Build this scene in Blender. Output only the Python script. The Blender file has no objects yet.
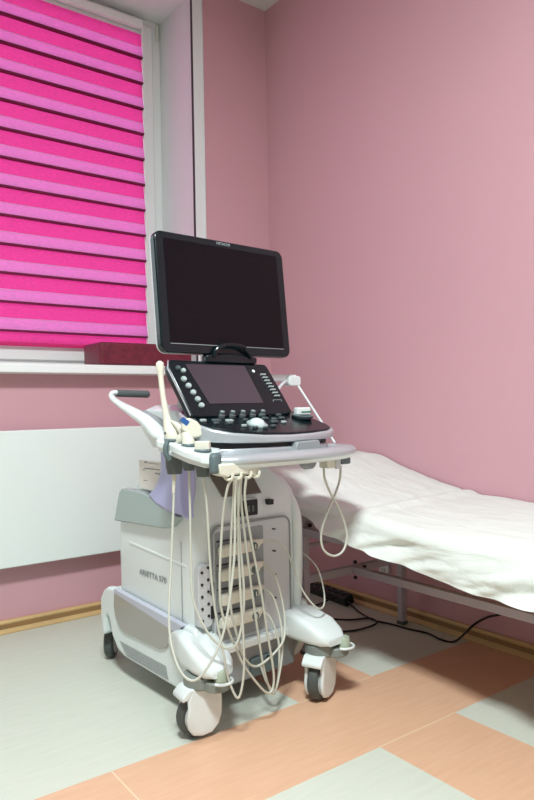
import bpy, bmesh, math, random
from mathutils import Vector, Matrix, Euler, noise
SC = bpy.context.scene
COL = SC.collection
PI = math.pi
rad = math.radians
random.seed(7)

# ------------------------------------------------------------------ camera
YAW, ROLL = .6399, -.0181
F = Vector((math.sin(YAW), math.cos(YAW), 0))
R0 = Vector((math.cos(YAW), -math.sin(YAW), 0))
U0 = Vector((0, 0, 1))
R = R0*math.cos(ROLL)+U0*math.sin(ROLL)
U = -R0*math.sin(ROLL)+U0*math.cos(ROLL)
cd = bpy.data.cameras.new('camera')
cam = bpy.data.objects.new('camera', cd)
COL.objects.link(cam)
m = Matrix((R, U, -F)).transposed().to_4x4()
m.translation = Vector((-2.3465, -3.1026, 1.0))
cam.matrix_world = m
cd.sensor_fit = 'VERTICAL'
cd.sensor_height = 36
cd.lens = 36*665.1/800
cd.shift_y = 4.6/800
cd.clip_start = .02
SC.camera = cam

# ------------------------------------------------------------------ world and light
SC.view_settings.view_transform = 'Standard'
SC.view_settings.look = 'None'
SC.view_settings.gamma = 1
SC.view_settings.use_curve_mapping = False
SC.view_settings.exposure = 0.0
w = bpy.data.worlds.new('daylight')
SC.world = w
w.use_nodes = True
bg = w.node_tree.nodes['Background']
bg.inputs[0].default_value = (.86, .93, 1.0, 1)
bg.inputs[1].default_value = 3.2

def area(name, loc, rot, sx, sy, power, color):
    l = bpy.data.lights.new(name, 'AREA')
    l.shape = 'RECTANGLE'
    l.size, l.size_y, l.energy, l.color = sx, sy, power, color
    o = bpy.data.objects.new(name, l)
    COL.objects.link(o)
    o.location, o.rotation_euler = loc, rot
    return o
# light of the two ceiling lamps (modelled below)
area('ceiling_light', (-2.3, -2.75, 3.215), (0, 0, 0), .5, .5, 146, (.90, .99, 1.0))
area('ceiling_light', (-2.3, -4.6, 3.215), (0, 0, 0), .5, .5, 10, (.92, .98, 1.0))

# ------------------------------------------------------------------ materials
def mat(name, col, rough=.5, metal=0, spec=.5, bump=None, var=None, coat=0, alpha=1, trans=0):
    m = bpy.data.materials.new(name)
    m.use_nodes = True
    nt = m.node_tree
    b = nt.nodes['Principled BSDF']
    c = [((x/255+.055)/1.055)**2.4 if x > 10 else x/255/12.92 for x in col]
    b.inputs['Base Color'].default_value = (*c, 1)
    b.inputs['Roughness'].default_value = rough
    b.inputs['Metallic'].default_value = metal
    b.inputs['Specular IOR Level'].default_value = spec
    b.inputs['Coat Weight'].default_value = coat
    b.inputs['Alpha'].default_value = alpha
    b.inputs['Transmission Weight'].default_value = trans
    tc = None
    if bump or var:
        tc = nt.nodes.new('ShaderNodeTexCoord')
    if bump:
        sc, st, di = bump
        n = nt.nodes.new('ShaderNodeTexNoise')
        n.inputs['Scale'].default_value = sc
        n.inputs['Detail'].default_value = 5
        nt.links.new(tc.outputs['Object'], n.inputs['Vector'])
        bp = nt.nodes.new('ShaderNodeBump')
        bp.inputs['Strength'].default_value = st
        bp.inputs['Distance'].default_value = di
        nt.links.new(n.outputs['Fac'], bp.inputs['Height'])
        nt.links.new(bp.outputs[0], b.inputs['Normal'])
    if var:
        sc, amt = var
        n = nt.nodes.new('ShaderNodeTexNoise')
        n.inputs['Scale'].default_value = sc
        n.inputs['Detail'].default_value = 4
        nt.links.new(tc.outputs['Object'], n.inputs['Vector'])
        r = nt.nodes.new('ShaderNodeValToRGB')
        r.color_ramp.elements[0].position = .3
        r.color_ramp.elements[1].position = .7
        r.color_ramp.elements[0].color = (*[x*(1-amt) for x in c], 1)
        r.color_ramp.elements[1].color = (*[min(1, x*(1+amt)) for x in c], 1)
        nt.links.new(n.outputs['Fac'], r.inputs[0])
        nt.links.new(r.outputs[0], b.inputs['Base Color'])
    return m

M = dict(
    offwall=mat('off_white_paint', (140, 142, 140), .7),
    wall=mat('pink_wallpaper', (209, 162, 171), .55, spec=.35, bump=(420, .35, .002), var=(1.5, .015)),
    ceiling=mat('white_ceiling', (214, 214, 210), .9),
    gypsum=mat('white_plaster', (228, 232, 232), .6),
    upvc=mat('white_window_plastic', (232, 236, 234), .35),
    casing=mat('white_casing', (232, 238, 238), .4),
    sill=mat('white_sill', (244, 249, 248), .3),
    rubber_seal=mat('dark_seal', (60, 50, 60), .6),
    bamboo=mat('light_wood_skirting', (206, 174, 122), .4, bump=(30, .05, .002), var=(6, .08)),
    bamboo_dark=mat('brown_skirting_channel', (150, 116, 74), .5, var=(8, .1)),
    radiator=mat('white_radiator_enamel', (236, 246, 243), .35),
    white=mat('white_plastic', (222, 231, 230), .3, coat=.15),
    housing=mat('caster_housing_grey', (124, 132, 126), .45),
    grey=mat('pale_grey_plastic', (198, 202, 204), .38),
    midgrey=mat('mid_grey_plastic', (146, 152, 154), .42),
    bin=mat('translucent_grey_plastic', (158, 174, 172), .25, coat=.3),
    rim=mat('clear_rim_plastic', (188, 192, 206), .25, coat=.3),
    pocket=mat('smoked_pocket_plastic', (160, 158, 152), .2, coat=.5),
    limb=mat('satin_reflection_tint', (178, 180, 226), .3, coat=.3),  # lilac tint puts the blind's reflection into the plastic's colour
    silver=mat('silver_plastic', (186, 192, 196), .28, metal=.35),
    darkgrey=mat('dark_grey_plastic', (84, 92, 92), .5),
    rubber=mat('grey_rubber', (74, 80, 78), .6),
    gap=mat('dark_recess', (24, 24, 26), .6),
    black=mat('gloss_black_plastic', (11, 25, 29), .22, spec=.4),
    screen=mat('dark_screen_glass', (9, 9, 14), .25, spec=.2),
    touch=mat('touch_screen_glass', (60, 54, 62), .12, coat=.6),
    key=mat('grey_key', (80, 92, 94), .3),
    knobtop=mat('pale_key', (168, 182, 180), .3),
    ball=mat('trackball_resin', (206, 220, 220), .1, coat=.6),
    ivory=mat('ivory_plastic', (220, 218, 202), .4),
    cable=mat('ivory_cable', (198, 200, 188), .45),
    greenish=mat('pale_green_plastic', (168, 178, 158), .45),
    tealgrey=mat('teal_grey_rubber', (92, 108, 110), .5),
    green=mat('green_stripe', (20, 110, 84), .4),
    blue=mat('blue_plastic', (40, 90, 150), .4),
    cupbrown=mat('smoked_brown_plastic', (98, 88, 82), .35),
    frame=mat('grey_lacquered_steel', (178, 172, 180), .45, spec=.4),
    cord=mat('black_cord', (14, 14, 16), .5),
    ink=mat('grey_print', (138, 142, 144), .5),
    ink2=mat('pale_print', (128, 140, 142), .4),
    mattress=mat('beige_vinyl', (190, 152, 112), .5),
    maroon=None,
    paper=mat('white_paper', (238, 238, 232), .7),
    lampwhite=mat('lamp_housing', (230, 230, 228), .4),
)
# dark red leatherette with a wrinkled grain
mm = mat('maroon_leatherette', (112, 34, 52), .4, bump=(70, .6, .006), var=(50, .22)); M['maroon'] = mm

# disposable sheet: thin white non-woven cloth, lets some light through
def sheet_mat():
    m = bpy.data.materials.new('thin_white_nonwoven')
    m.use_nodes = True
    nt = m.node_tree
    b = nt.nodes['Principled BSDF']
    b.inputs['Base Color'].default_value = (.87, .925, .88, 1)
    b.inputs['Roughness'].default_value = .75
    b.inputs['Specular IOR Level'].default_value = .25
    tc = nt.nodes.new('ShaderNodeTexCoord')
    mp = nt.nodes.new('ShaderNodeMapping')
    mp.inputs['Scale'].default_value = (7, 2.2, 7)
    n = nt.nodes.new('ShaderNodeTexNoise')
    n.inputs['Scale'].default_value = 2.2
    n.inputs['Detail'].default_value = 6
    n.inputs['Distortion'].default_value = 1.0
    bp = nt.nodes.new('ShaderNodeBump')
    bp.inputs['Strength'].default_value = .55
    bp.inputs['Distance'].default_value = .02
    nt.links.new(tc.outputs['Object'], mp.inputs[0])
    nt.links.new(mp.outputs[0], n.inputs['Vector'])
    nt.links.new(n.outputs['Fac'], bp.inputs['Height'])
    nt.links.new(bp.outputs[0], b.inputs['Normal'])
    tr = nt.nodes.new('ShaderNodeBsdfTranslucent')
    tr.inputs[0].default_value = (.85, .78, .66, 1)
    mx = nt.nodes.new('ShaderNodeMixShader')
    mx.inputs[0].default_value = .16
    nt.links.new(b.outputs[0], mx.inputs[1])
    nt.links.new(tr.outputs[0], mx.inputs[2])
    nt.links.new(mx.outputs[0], nt.nodes['Material Output'].inputs[0])
    return m
M['sheet'] = sheet_mat()

def blind_mat(name, dcol, tcol, fac):
    m = bpy.data.materials.new(name)
    m.use_nodes = True
    nt = m.node_tree
    nt.nodes.remove(nt.nodes['Principled BSDF'])
    d = nt.nodes.new('ShaderNodeBsdfDiffuse')
    d.inputs[0].default_value = (*dcol, 1)
    t = nt.nodes.new('ShaderNodeBsdfTranslucent')
    tc = nt.nodes.new('ShaderNodeTexCoord')
    mp = nt.nodes.new('ShaderNodeMapping')
    mp.inputs['Scale'].default_value = (60, 60, 260)
    n = nt.nodes.new('ShaderNodeTexNoise')
    n.inputs['Scale'].default_value = 1.0
    n.inputs['Detail'].default_value = 3
    r = nt.nodes.new('ShaderNodeValToRGB')
    r.color_ramp.elements[0].position = .3
    r.color_ramp.elements[1].position = .7
    r.color_ramp.elements[0].color = (*[x*.80 for x in tcol], 1)
    r.color_ramp.elements[1].color = (*[min(1, x*1.14) for x in tcol], 1)
    nt.links.new(tc.outputs['Object'], mp.inputs[0])
    nt.links.new(mp.outputs[0], n.inputs['Vector'])
    nt.links.new(n.outputs['Fac'], r.inputs[0])
    nt.links.new(r.outputs[0], t.inputs[0])
    mx = nt.nodes.new('ShaderNodeMixShader')
    mx.inputs[0].default_value = fac
    nt.links.new(d.outputs[0], mx.inputs[1])
    nt.links.new(t.outputs[0], mx.inputs[2])
    nt.links.new(mx.outputs[0], nt.nodes['Material Output'].inputs[0])
    return m
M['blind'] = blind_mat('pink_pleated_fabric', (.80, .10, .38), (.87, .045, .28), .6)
M['blind_lit'] = blind_mat('lit_pleated_fabric', (.85, .42, .78), (.82, .11, .46), .6)  # lilac tone paints in the light on the outward-leaning pleat faces
M['blind_highlight'] = blind_mat('pale_pleat_highlight', (.9, .7, .92), (.85, .45, .75), .5)  # pale strip colour paints in the highlight along each crease
M['blind_shadow'] = mat('burgundy_shadow_line', (110, 8, 60), .8)  # dark red paints in the shadow line under each pleat

def glass_mat():
    m = bpy.data.materials.new('window_glass')
    m.use_nodes = True
    nt = m.node_tree
    nt.nodes.remove(nt.nodes['Principled BSDF'])
    t = nt.nodes.new('ShaderNodeBsdfTransparent')
    t.inputs[0].default_value = (.93, .96, .95, 1)
    g = nt.nodes.new('ShaderNodeBsdfGlossy')
    g.inputs['Roughness'].default_value = .02
    fr = nt.nodes.new('ShaderNodeFresnel')
    fr.inputs[0].default_value = 1.45
    mx = nt.nodes.new('ShaderNodeMixShader')
    nt.links.new(fr.outputs[0], mx.inputs[0])
    nt.links.new(t.outputs[0], mx.inputs[1])
    nt.links.new(g.outputs[0], mx.inputs[2])
    nt.links.new(mx.outputs[0], nt.nodes['Material Output'].inputs[0])
    return m
M['glass'] = glass_mat()

def emit_mat(name, col, s):
    m = bpy.data.materials.new(name)
    m.use_nodes = True
    b = m.node_tree.nodes['Principled BSDF']
    b.inputs['Base Color'].default_value = (.9, .9, .9, 1)
    b.inputs['Emission Color'].default_value = (*col, 1)
    b.inputs['Emission Strength'].default_value = s
    return m
M['diffuser'] = emit_mat('lamp_diffuser', (1, .97, .9), 4)

def floor_mat():
    """linoleum laid in strips and squares: orange strips, grey-green fields, pale welded seams"""
    m = bpy.data.materials.new('patterned_linoleum')
    m.use_nodes = True
    nt = m.node_tree
    L = nt.links
    b = nt.nodes['Principled BSDF']
    tc = nt.nodes.new('ShaderNodeTexCoord')
    sep = nt.nodes.new('ShaderNodeSeparateXYZ')
    L.new(tc.outputs['Object'], sep.inputs[0])
    def mth(op, a, c=None):
        n = nt.nodes.new('ShaderNodeMath')
        n.operation = op
        for i, v in enumerate((a, c)):
            if v is None: continue
            if isinstance(v, (int, float)): n.inputs[i].default_value = v
            else: L.new(v, n.inputs[i])
        return n.outputs[0]
    X, Y = sep.outputs[0], sep.outputs[1]
    def band(v, lo, hi): return mth('MULTIPLY', mth('GREATER_THAN', v, lo), mth('LESS_THAN', v, hi))
    sy = band(Y, -1.738, -1.37)
    sy2 = band(Y, -3.45, -3.08)
    sx = band(X, -.945, -.6)
    sx2 = band(X, -2.66, -2.32)
    o = mth('MAXIMUM', mth('MAXIMUM', sy, sy2), mth('MAXIMUM', sx, sx2))
    def seam(v, at, wd=.0022): return mth('LESS_THAN', mth('ABSOLUTE', mth('SUBTRACT', v, at)), wd)
    s = mth('MULTIPLY', seam(Y, -1.738), band(X, -.945, -.6))
    s = mth('MAXIMUM', s, mth('MULTIPLY', seam(X, -1.612), sy))
    s = mth('MAXIMUM', s, mth('MULTIPLY', seam(Y, -1.37), band(X, -.945, -.6)))
    mp = nt.nodes.new('ShaderNodeMapping')
    mp.inputs['Scale'].default_value = (3, 26, 1)
    L.new(tc.outputs['Object'], mp.inputs[0])
    n = nt.nodes.new('ShaderNodeTexNoise')
    n.inputs['Scale'].default_value = 2.2
    n.inputs['Detail'].default_value = 7
    n.inputs['Roughness'].default_value = .65
    L.new(mp.outputs[0], n.inputs['Vector'])
    def ramp(c0, c1):
        r = nt.nodes.new('ShaderNodeValToRGB')
        r.color_ramp.elements[0].position = .3
        r.color_ramp.elements[1].position = .7
        r.color_ramp.elements[0].color = (*c0, 1)
        r.color_ramp.elements[1].color = (*c1, 1)
        L.new(n.outputs['Fac'], r.inputs[0])
        return r.outputs[0]
    g = ramp((.59, .625, .54), (.65, .68, .595))
    org = ramp((.68, .415, .265), (.75, .475, .32))
    def mix(f, a, c):
        x = nt.nodes.new('ShaderNodeMix')
        x.data_type = 'RGBA'
        L.new(f, x.inputs[0])
        for i, v in ((6, a), (7, c)):
            if isinstance(v, tuple): x.inputs[i].default_value = (*v, 1)
            else: L.new(v, x.inputs[i])
        return x.outputs[2]
    c = mix(s, mix(o, g, org), (.80, .62, .45))
    L.new(c, b.inputs['Base Color'])
    b.inputs['Roughness'].default_value = .42
    b.inputs['Specular IOR Level'].default_value = .4
    bp = nt.nodes.new('ShaderNodeBump')
    bp.inputs['Strength'].default_value = .08
    bp.inputs['Distance'].default_value = .004
    L.new(n.outputs['Fac'], bp.inputs['Height'])
    L.new(bp.outputs[0], b.inputs['Normal'])
    return m
M['floor'] = floor_mat()

# ------------------------------------------------------------------ mesh helpers
def box(bm, x0, x1, y0, y1, z0, z1, mtx=None):
    vs = [bm.verts.new((x, y, z)) for x in (x0, x1) for y in (y0, y1) for z in (z0, z1)]
    if mtx:
        for v in vs: v.co = mtx @ v.co
    for f in ((0, 1, 3, 2), (4, 6, 7, 5), (0, 4, 5, 1), (2, 3, 7, 6), (0, 2, 6, 4), (1, 5, 7, 3)):
        bm.faces.new([vs[i] for i in f])

def loft(bm, rings, cap=True, closed=True):
    """rings: lists of points with equal count"""
    rs = [[bm.verts.new(p) for p in r] for r in rings]
    n = len(rs[0])
    for a, b in zip(rs, rs[1:]):
        for i in range(n if closed else n-1):
            j = (i+1) % n
            bm.faces.new((a[i], a[j], b[j], b[i]))
    if cap:
        bm.faces.new(rs[0][::-1])
        bm.faces.new(rs[-1])
    return rs

def spline(pts, n=8):
    pts = [Vector(p) for p in pts]
    if len(pts) < 3: return pts
    out = []
    P = [pts[0]*2-pts[1]]+pts+[pts[-1]*2-pts[-2]]
    for i in range(1, len(P)-2):
        for k in range(n):
            t = k/n
            a, b, c, d = P[i-1], P[i], P[i+1], P[i+2]
            out.append(.5*((2*b)+(c-a)*t+(2*a-5*b+4*c-d)*t*t+(3*b-3*c+d-a)*t**3))
    out.append(pts[-1])
    return out

def tube(bm, pts, r, seg=10, smooth=8, flat=None, up=None):
    """swept round (or flattened) section; r number or list per control point"""
    path = spline(pts, smooth) if smooth else [Vector(p) for p in pts]
    N = len(path)
    def rr(i):
        if not isinstance(r, (list, tuple)): return r
        t = i/(N-1)*(len(r)-1)
        k = min(int(t), len(r)-2)
        return r[k]+(r[k+1]-r[k])*(t-k)
    rings = []
    nrm = None
    for i, p in enumerate(path):
        t = (path[min(i+1, N-1)]-path[max(i-1, 0)]).normalized()
        if up is not None:
            s = t.cross(Vector(up)).normalized()
            nrm = s.cross(t).normalized()
        else:
            if nrm is None:
                nrm = t.orthogonal().normalized()
            nrm = (nrm-t*nrm.dot(t)).normalized()
            s = t.cross(nrm)
        q = rr(i)
        fl = flat or 1
        rings.append([p+s*(math.cos(a)*q)+nrm*(math.sin(a)*q*fl) for a in [2*PI*k/seg for k in range(seg)]])
    loft(bm, rings)

def lathe(bm, prof, mtx=None, seg=24):
    """prof: (radius, z)"""
    mtx = mtx or Matrix()
    rings = [[mtx @ Vector((r*math.cos(2*PI*k/seg), r*math.sin(2*PI*k/seg), z)) for k in range(seg)] for r, z in prof]
    loft(bm, rings)

def prism(bm, poly, a0, a1, axis='y', mtx=None):
    """extrude a 2-D outline along an axis; outline is in the two other axes (x,z)/(y,z)/(x,y)"""
    def P(p, a):
        v = {'y': (p[0], a, p[1]), 'x': (a, p[0], p[1]), 'z': (p[0], p[1], a)}[axis]
        v = Vector(v)
        return mtx @ v if mtx else v
    loft(bm, [[P(p, a0) for p in poly], [P(p, a1) for p in poly]])

def rrect(x0, x1, y0, y1, r, n=5):
    out = []
    for cx, cy, a in ((x1-r, y0+r, -90), (x1-r, y1-r, 0), (x0+r, y1-r, 90), (x0+r, y0+r, 180)):
        for k in range(n+1):
            t = rad(a+90*k/n)
            out.append((cx+r*math.cos(t), cy+r*math.sin(t)))
    return out

def T(loc=(0, 0, 0), rot=(0, 0, 0)):
    return Matrix.Translation(loc) @ Euler([rad(a) for a in rot]).to_matrix().to_4x4()

def obj(name, bm, material, parent=None, bevel=0, seg=2, angle=35, subsurf=0):
    bmesh.ops.recalc_face_normals(bm, faces=bm.faces)
    me = bpy.data.meshes.new(name)
    bm.to_mesh(me)
    bm.free()
    me.materials.append(material)
    for p in me.polygons: p.use_smooth = True
    me.set_sharp_from_angle(angle=rad(angle))
    o = bpy.data.objects.new(name, me)
    COL.objects.link(o)
    if parent: o.parent = parent
    if bevel:
        b = o.modifiers.new('bevel', 'BEVEL')
        b.width, b.segments, b.limit_method, b.angle_limit = bevel, seg, 'ANGLE', rad(30)
        b.harden_normals = False
    if subsurf:
        s = o.modifiers.new('subdivision', 'SUBSURF')
        s.levels = s.render_levels = subsurf
    return o

def B(): return bmesh.new()
def tag(o, label, cat, group=None, kind=None):
    o['label'] = label
    o['category'] = cat
    if group: o['group'] = group
    if kind: o['kind'] = kind
    return o
def thing(name, label, cat, loc=(0, 0, 0), rz=0, group=None):
    o = bpy.data.objects.new(name, None)
    o.empty_display_size = .05
    COL.objects.link(o)
    o.location = loc
    o.rotation_euler = (0, 0, rz)
    return tag(o, label, cat, group)
def struct(o): o['kind'] = 'structure'; return o

def text(s, size, mtx, material, parent, name='lettering', depth=.0006, bold=0):
    c = bpy.data.curves.new('t', 'FONT')
    c.body = s
    c.size = size
    c.extrude = depth
    c.offset = bold
    c.align_x = 'CENTER'
    c.align_y = 'CENTER'
    o = bpy.data.objects.new('t', c)
    COL.objects.link(o)
    bpy.context.view_layer.update()
    me = bpy.data.meshes.new_from_object(o.evaluated_get(bpy.context.evaluated_depsgraph_get()))
    bpy.data.objects.remove(o)
    me.transform(mtx)
    me.materials.clear()
    me.materials.append(material)
    r = bpy.data.objects.new(name, me)
    COL.objects.link(r)
    r.parent = parent
    return r

# ================================================================== THE ROOM
H = 3.3
XW, XE, YS, YN = -4.4, 0.0, -5.4, 0.0
b = B(); box(b, XW-.2, XE+.2, YS-.2, YN+.6, -.1, 0); struct(obj('floor', b, M['floor']))
b = B(); box(b, XW-.2, XE+.2, YS-.2, YN+.6, H, H+.15); struct(obj('ceiling', b, M['ceiling']))
b = B(); box(b, XE, XE+.2, YS-.2, YN+.6, 0, H); struct(obj('wall_right', b, M['wall']))
b = B(); box(b, XW-.2, XW, YS-.2, YN+.6, 0, H); struct(obj('wall_left', b, M['offwall']))
b = B(); box(b, XW, XE, YS-.2, YS, 0, H)
struct(obj('wall_rear', b, M['offwall']))
# window wall: opening from x=OX0 to OX1, sill at SZ
OX0, OX1, SZ, OZ1 = -3.2, -.492, 1.205, 3.235
b = B()
box(b, XW, OX0, 0, .5, 0, H); box(b, OX1, XE, 0, .5, 0, H)
box(b, OX0, OX1, 0, .5, 0, SZ-.03); box(b, OX0, OX1, 0, .5, OZ1, H)
struct(obj('wall_window', b, M['wall']))
# white lining of the reveal and the corner casing
b = B()
box(b, OX1-.008, OX1, .0, .42, SZ, OZ1)
box(b, OX0, OX0+.008, .0, .42, SZ, OZ1)
box(b, OX0, OX1, .0, .42, OZ1-.008, OZ1)
struct(obj('trim_1', b, M['gypsum']))
b = B()
box(b, OX1-.010, OX1+.052, -.010, 0, SZ, OZ1+.06)
box(b, OX0-.052, OX1-.010, -.010, 0, OZ1-.006, OZ1+.06)
box(b, OX1+.052, OX1+.056, -.014, 0, SZ, OZ1+.06)
struct(obj('trim_2', b, M['casing'], bevel=.002))
b = B(); box(b, OX1-.0135, OX1-.0085, -.0115, .003, SZ, OZ1-.01)
struct(obj('trim_3', b, M['rubber_seal']))
# skirting boards: stepped profile with a brown channel
def skirting(nm, pts_fn):
    prof = [(0, 0), (.030, 0), (.030, .006), (.020, .016), (.016, .020), (.016, .040), (.020, .046), (.014, .057), (0, .057)]
    b = B(); loft(b, [[pts_fn(d, t, z) for d, z in prof] for t in (0, 1)])
    return struct(obj(nm, b, M['bamboo'], bevel=.002))
skl = skirting('baseboard_window', lambda d, t, z: (XW+(XE-XW-.0)*t, -d, z))
skr = skirting('baseboard_right', lambda d, t, z: (-d, YS+(YN-YS)*t, z))
b = B(); box(b, XW, XE-.02, -.0175, -.0155, .021, .040); obj('channel', b, M['bamboo_dark'], skl)
b = B(); box(b, -.0175, -.0155, YS, -.02, .021, .040); obj('channel', b, M['bamboo_dark'], skr)

# window 1: plastic frame, sashes, panes, sill
W = thing('window_1', 'x', 'x', (0, .36, 0)); del W['label'], W['category']; struct(W)
fy0, fy1 = .0, .07
def frame(b, x0, x1, z0, z1, y0, y1, wl, wr, wb, wt):
    o = [(x0, z0), (x1, z0), (x1, z1), (x0, z1)]
    i = [(x0+wl, z0+wb), (x1-wr, z0+wb), (x1-wr, z1-wt), (x0+wl, z1-wt)]
    R_ = [[b.verts.new((p[0], y, p[1])) for p in q] for q, y in ((o, y0), (i, y0), (i, y1), (o, y1))]
    for k in range(4):
        j = (k+1) % 4
        for a in range(4):
            c = (a+1) % 4
            b.faces.new((R_[a][k], R_[a][j], R_[c][j], R_[c][k]))
b = B(); frame(b, OX0, OX1-.008, SZ, OZ1-.008, fy0, fy1, .06, .067, .05, .055)
wf = obj('window_frame', b, M['upvc'], W, bevel=.004)
b = B(); box(b, -1.84, -1.77, fy0+.002, fy1, SZ+.048, OZ1-.06); obj('mullion', b, M['upvc'], W, bevel=.004)
for x0, x1 in ((OX0+.05, -1.83), (-1.78, OX1-.066)):
    z0, z1 = SZ+.045, OZ1-.055
    b = B(); frame(b, x0, x1, z0, z1, -.02, .05, .075, .075, .075, .075)
    s = obj('window_sash', b, M['upvc'], W, bevel=.006)
    b = B(); box(b, x0+.07, x1-.07, .012, .02, z0+.07, z1-.07); obj('pane', b, M['glass'], s)
b = B(); lathe(b, [(.006, -.045), (.007, -.03), (.007, .03), (.006, .045)], T((OX1-.030, -.008, OZ1-.07)), 12)
obj('hinge', b, M['ivory'], W)
b = B()
prism(b, [(-.09, -.042), (-.075, -.045), (.5-.16, -.045), (.34, 0), (-.08, 0), (-.09, -.008)], OX0-.05, -.30, 'x', T((0, 0, SZ)))
sl = struct(obj('window_sill', b, M['sill'], bevel=.003)); sl.name = 'trim_4'
# ceiling lamps (outside the frame)
for i, yy in enumerate((-2.75, -4.6)):
    t = thing('ceiling_lamp', ('square white ceiling lamp nearer the blind window', 'square white ceiling lamp nearer the rear window')[i], 'lamp', (-2.3, yy, H), 0, 'ceiling lamps')
    b = B(); prism(b, rrect(-.33, .33, -.33, .33, .03), -.055, 0, 'z'); obj('housing', b, M['lampwhite'], t)
    b = B(); prism(b, rrect(-.30, .30, -.30, .30, .03), -.075, -.055, 'z'); obj('diffuser', b, M['diffuser'], t)

# ================================================================== BLIND
t = thing('pleated_blind', 'hot pink pleated window blind with lit faces in lilac, pulled down inside white window frame', 'blind', (0, .33, 0))
bx0, bx1 = -1.80, -.640
ztop, zbot = 3.14, 1.335
per = .1432
n = 15
zs0 = 1.392
bp_, bl_, bs_, be_ = B(), B(), B(), B()
for k in range(n):
    z1 = zs0+per*(k+1); z0 = z1-per
    if z0 > ztop: break
    if z1 > ztop+.03: z1 = ztop+.03
    if z1-z0 < .07: continue
    # recessed pink face above, lit-toned lilac face leaning out below, folded lip coloured as its dark shadow line
    zm = z0+.062
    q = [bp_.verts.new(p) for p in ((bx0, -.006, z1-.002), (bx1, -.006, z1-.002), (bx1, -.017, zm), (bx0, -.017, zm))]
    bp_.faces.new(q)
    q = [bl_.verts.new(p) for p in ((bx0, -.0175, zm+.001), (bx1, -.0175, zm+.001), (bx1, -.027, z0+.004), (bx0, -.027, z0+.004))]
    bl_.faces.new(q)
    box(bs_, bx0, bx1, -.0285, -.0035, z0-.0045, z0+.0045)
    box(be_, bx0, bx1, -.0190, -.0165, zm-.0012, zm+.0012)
q = [bp_.verts.new(p) for p in ((bx0, -.006, zs0-.002), (bx1, -.006, zs0-.002), (bx1, -.012, zbot-.005), (bx0, -.012, zbot-.005))]
bp_.faces.new(q)
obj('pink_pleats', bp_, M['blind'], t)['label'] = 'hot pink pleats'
obj('lit_pleats', bl_, M['blind_lit'], t)['label'] = 'pleat faces painted lilac for the light on them'
obj('pleat_highlights', be_, M['blind_highlight'], t)['label'] = 'pale highlight lines painted along the pleat creases'
obj('pleat_shadow_lines', bs_, M['blind_shadow'], t)['label'] = 'pleat shadow lines painted dark burgundy'
b = B(); box(b, bx0, bx1, -.02, .0, zbot-.017, zbot); obj('bottom_rail', b, M['blind'], t, bevel=.003)
b = B(); box(b, bx0, bx1+.004, -.030, .0, ztop-.004, ztop+.04)
obj('head_rail', b, M['upvc'], t, bevel=.003)
b = B(); box(b, bx1+.002, bx1+.012, -.022, -.01, zbot-.03, ztop+.01); obj('side_guide', b, M['upvc'], t)

# ================================================================== ON THE SILL
t = thing('leatherette_case', 'dark red wrinkled leatherette case lying on the window sill under the pink blind', 'case', (-.872, .035, SZ), 0)
b = B()
prism(b, rrect(-.21, .30, -.11, .11, .02), 0, .112, 'z')
o = obj('case_body', b, M['maroon'], t, bevel=.012, seg=3)
b = B()
for k in range(5): box(b, -.205+k*.010, -.201+k*.010, -.1125, -.1085, .008, .10)
obj('ribbed_edge', b, M['maroon'], t, bevel=.001)['label'] = 'ribbed left end'

# ================================================================== RADIATOR
t = thing('panel_radiator', 'large flat white panel radiator on pink wall below the window sill', 'radiator', (0, 0, 0))
b = B(); box(b, -2.62, -.62, -.085, -.045, .304, .905); obj('front_panel', b, M['radiator'], t, bevel=.005)
b = B()
for k in range(19): box(b, -2.58+k*.104, -2.50+k*.104, -.045, -.02, .32, .89)
obj('convector_fins', b, M['radiator'], t)
for x in (-2.4, -.85):
    b = B(); box(b, x-.02, x+.02, -.045, .0, .75, .79); obj('wall_bracket', b, M['frame'], t)

# wall socket under the couch
t = thing('wall_socket', 'small white socket low on the pink wall under the couch', 'socket', (0, -.88, .2), 0)
b = B(); prism(b, rrect(-.03, .03, -.03, .03, .006), -.018, 0, 'x'); obj('socket_plate', b, M['white'], t, bevel=.002)
b = B(); lathe(b, [(.012, -.004), (.012, .0)], T((-.019, 0, 0), (0, 90, 0)), 16); obj('socket_face', b, M['grey'], t)

# ================================================================== COUCH
t = thing('examination_couch', 'examination couch on grey steel legs along the right-hand pink wall, head end raised', 'couch', (0, 0, 0))
ZS = .297
def leg(x, y):
    b = B(); box(b, x-.015, x+.015, y-.015, y+.015, 0.012, .49)
    o = obj('leg', b, M['frame'], t, bevel=.003)
    b = B(); box(b, x-.018, x+.018, y-.018, y+.018, 0, .016); obj('foot_cap', b, M['darkgrey'], o, bevel=.002)
for x in (-.645, -.08):
    for y in (-1.05, -2.45): leg(x, y)
for y in (-1.05, -2.45):
    b = B(); box(b, -.63, -.095, y-.014, y+.014, ZS-.016, ZS+.016); obj('cross_bar', b, M['frame'], t, bevel=.003)
b = B(); box(b, -.40, -.37, -2.44, -1.06, ZS-.016, ZS+.016); obj('stretcher', b, M['frame'], t, bevel=.003)
for x in (-.645, -.08):
    b = B(); box(b, x-.015, x+.015, -2.55, -1.0, .475, .505); obj('side_rail', b, M['frame'], t, bevel=.003)
for k, (x, z) in enumerate(((-.385, .33), (-.385, .265), (-.33, .30), (-.63, .515))):
    b = B(); lathe(b, [(.008, 0), (.008, .008), (.004, .011)], T((x, -1.065, z), (90, 0, 0)), 10); obj('bolt', b, M['gap'], t)
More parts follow.
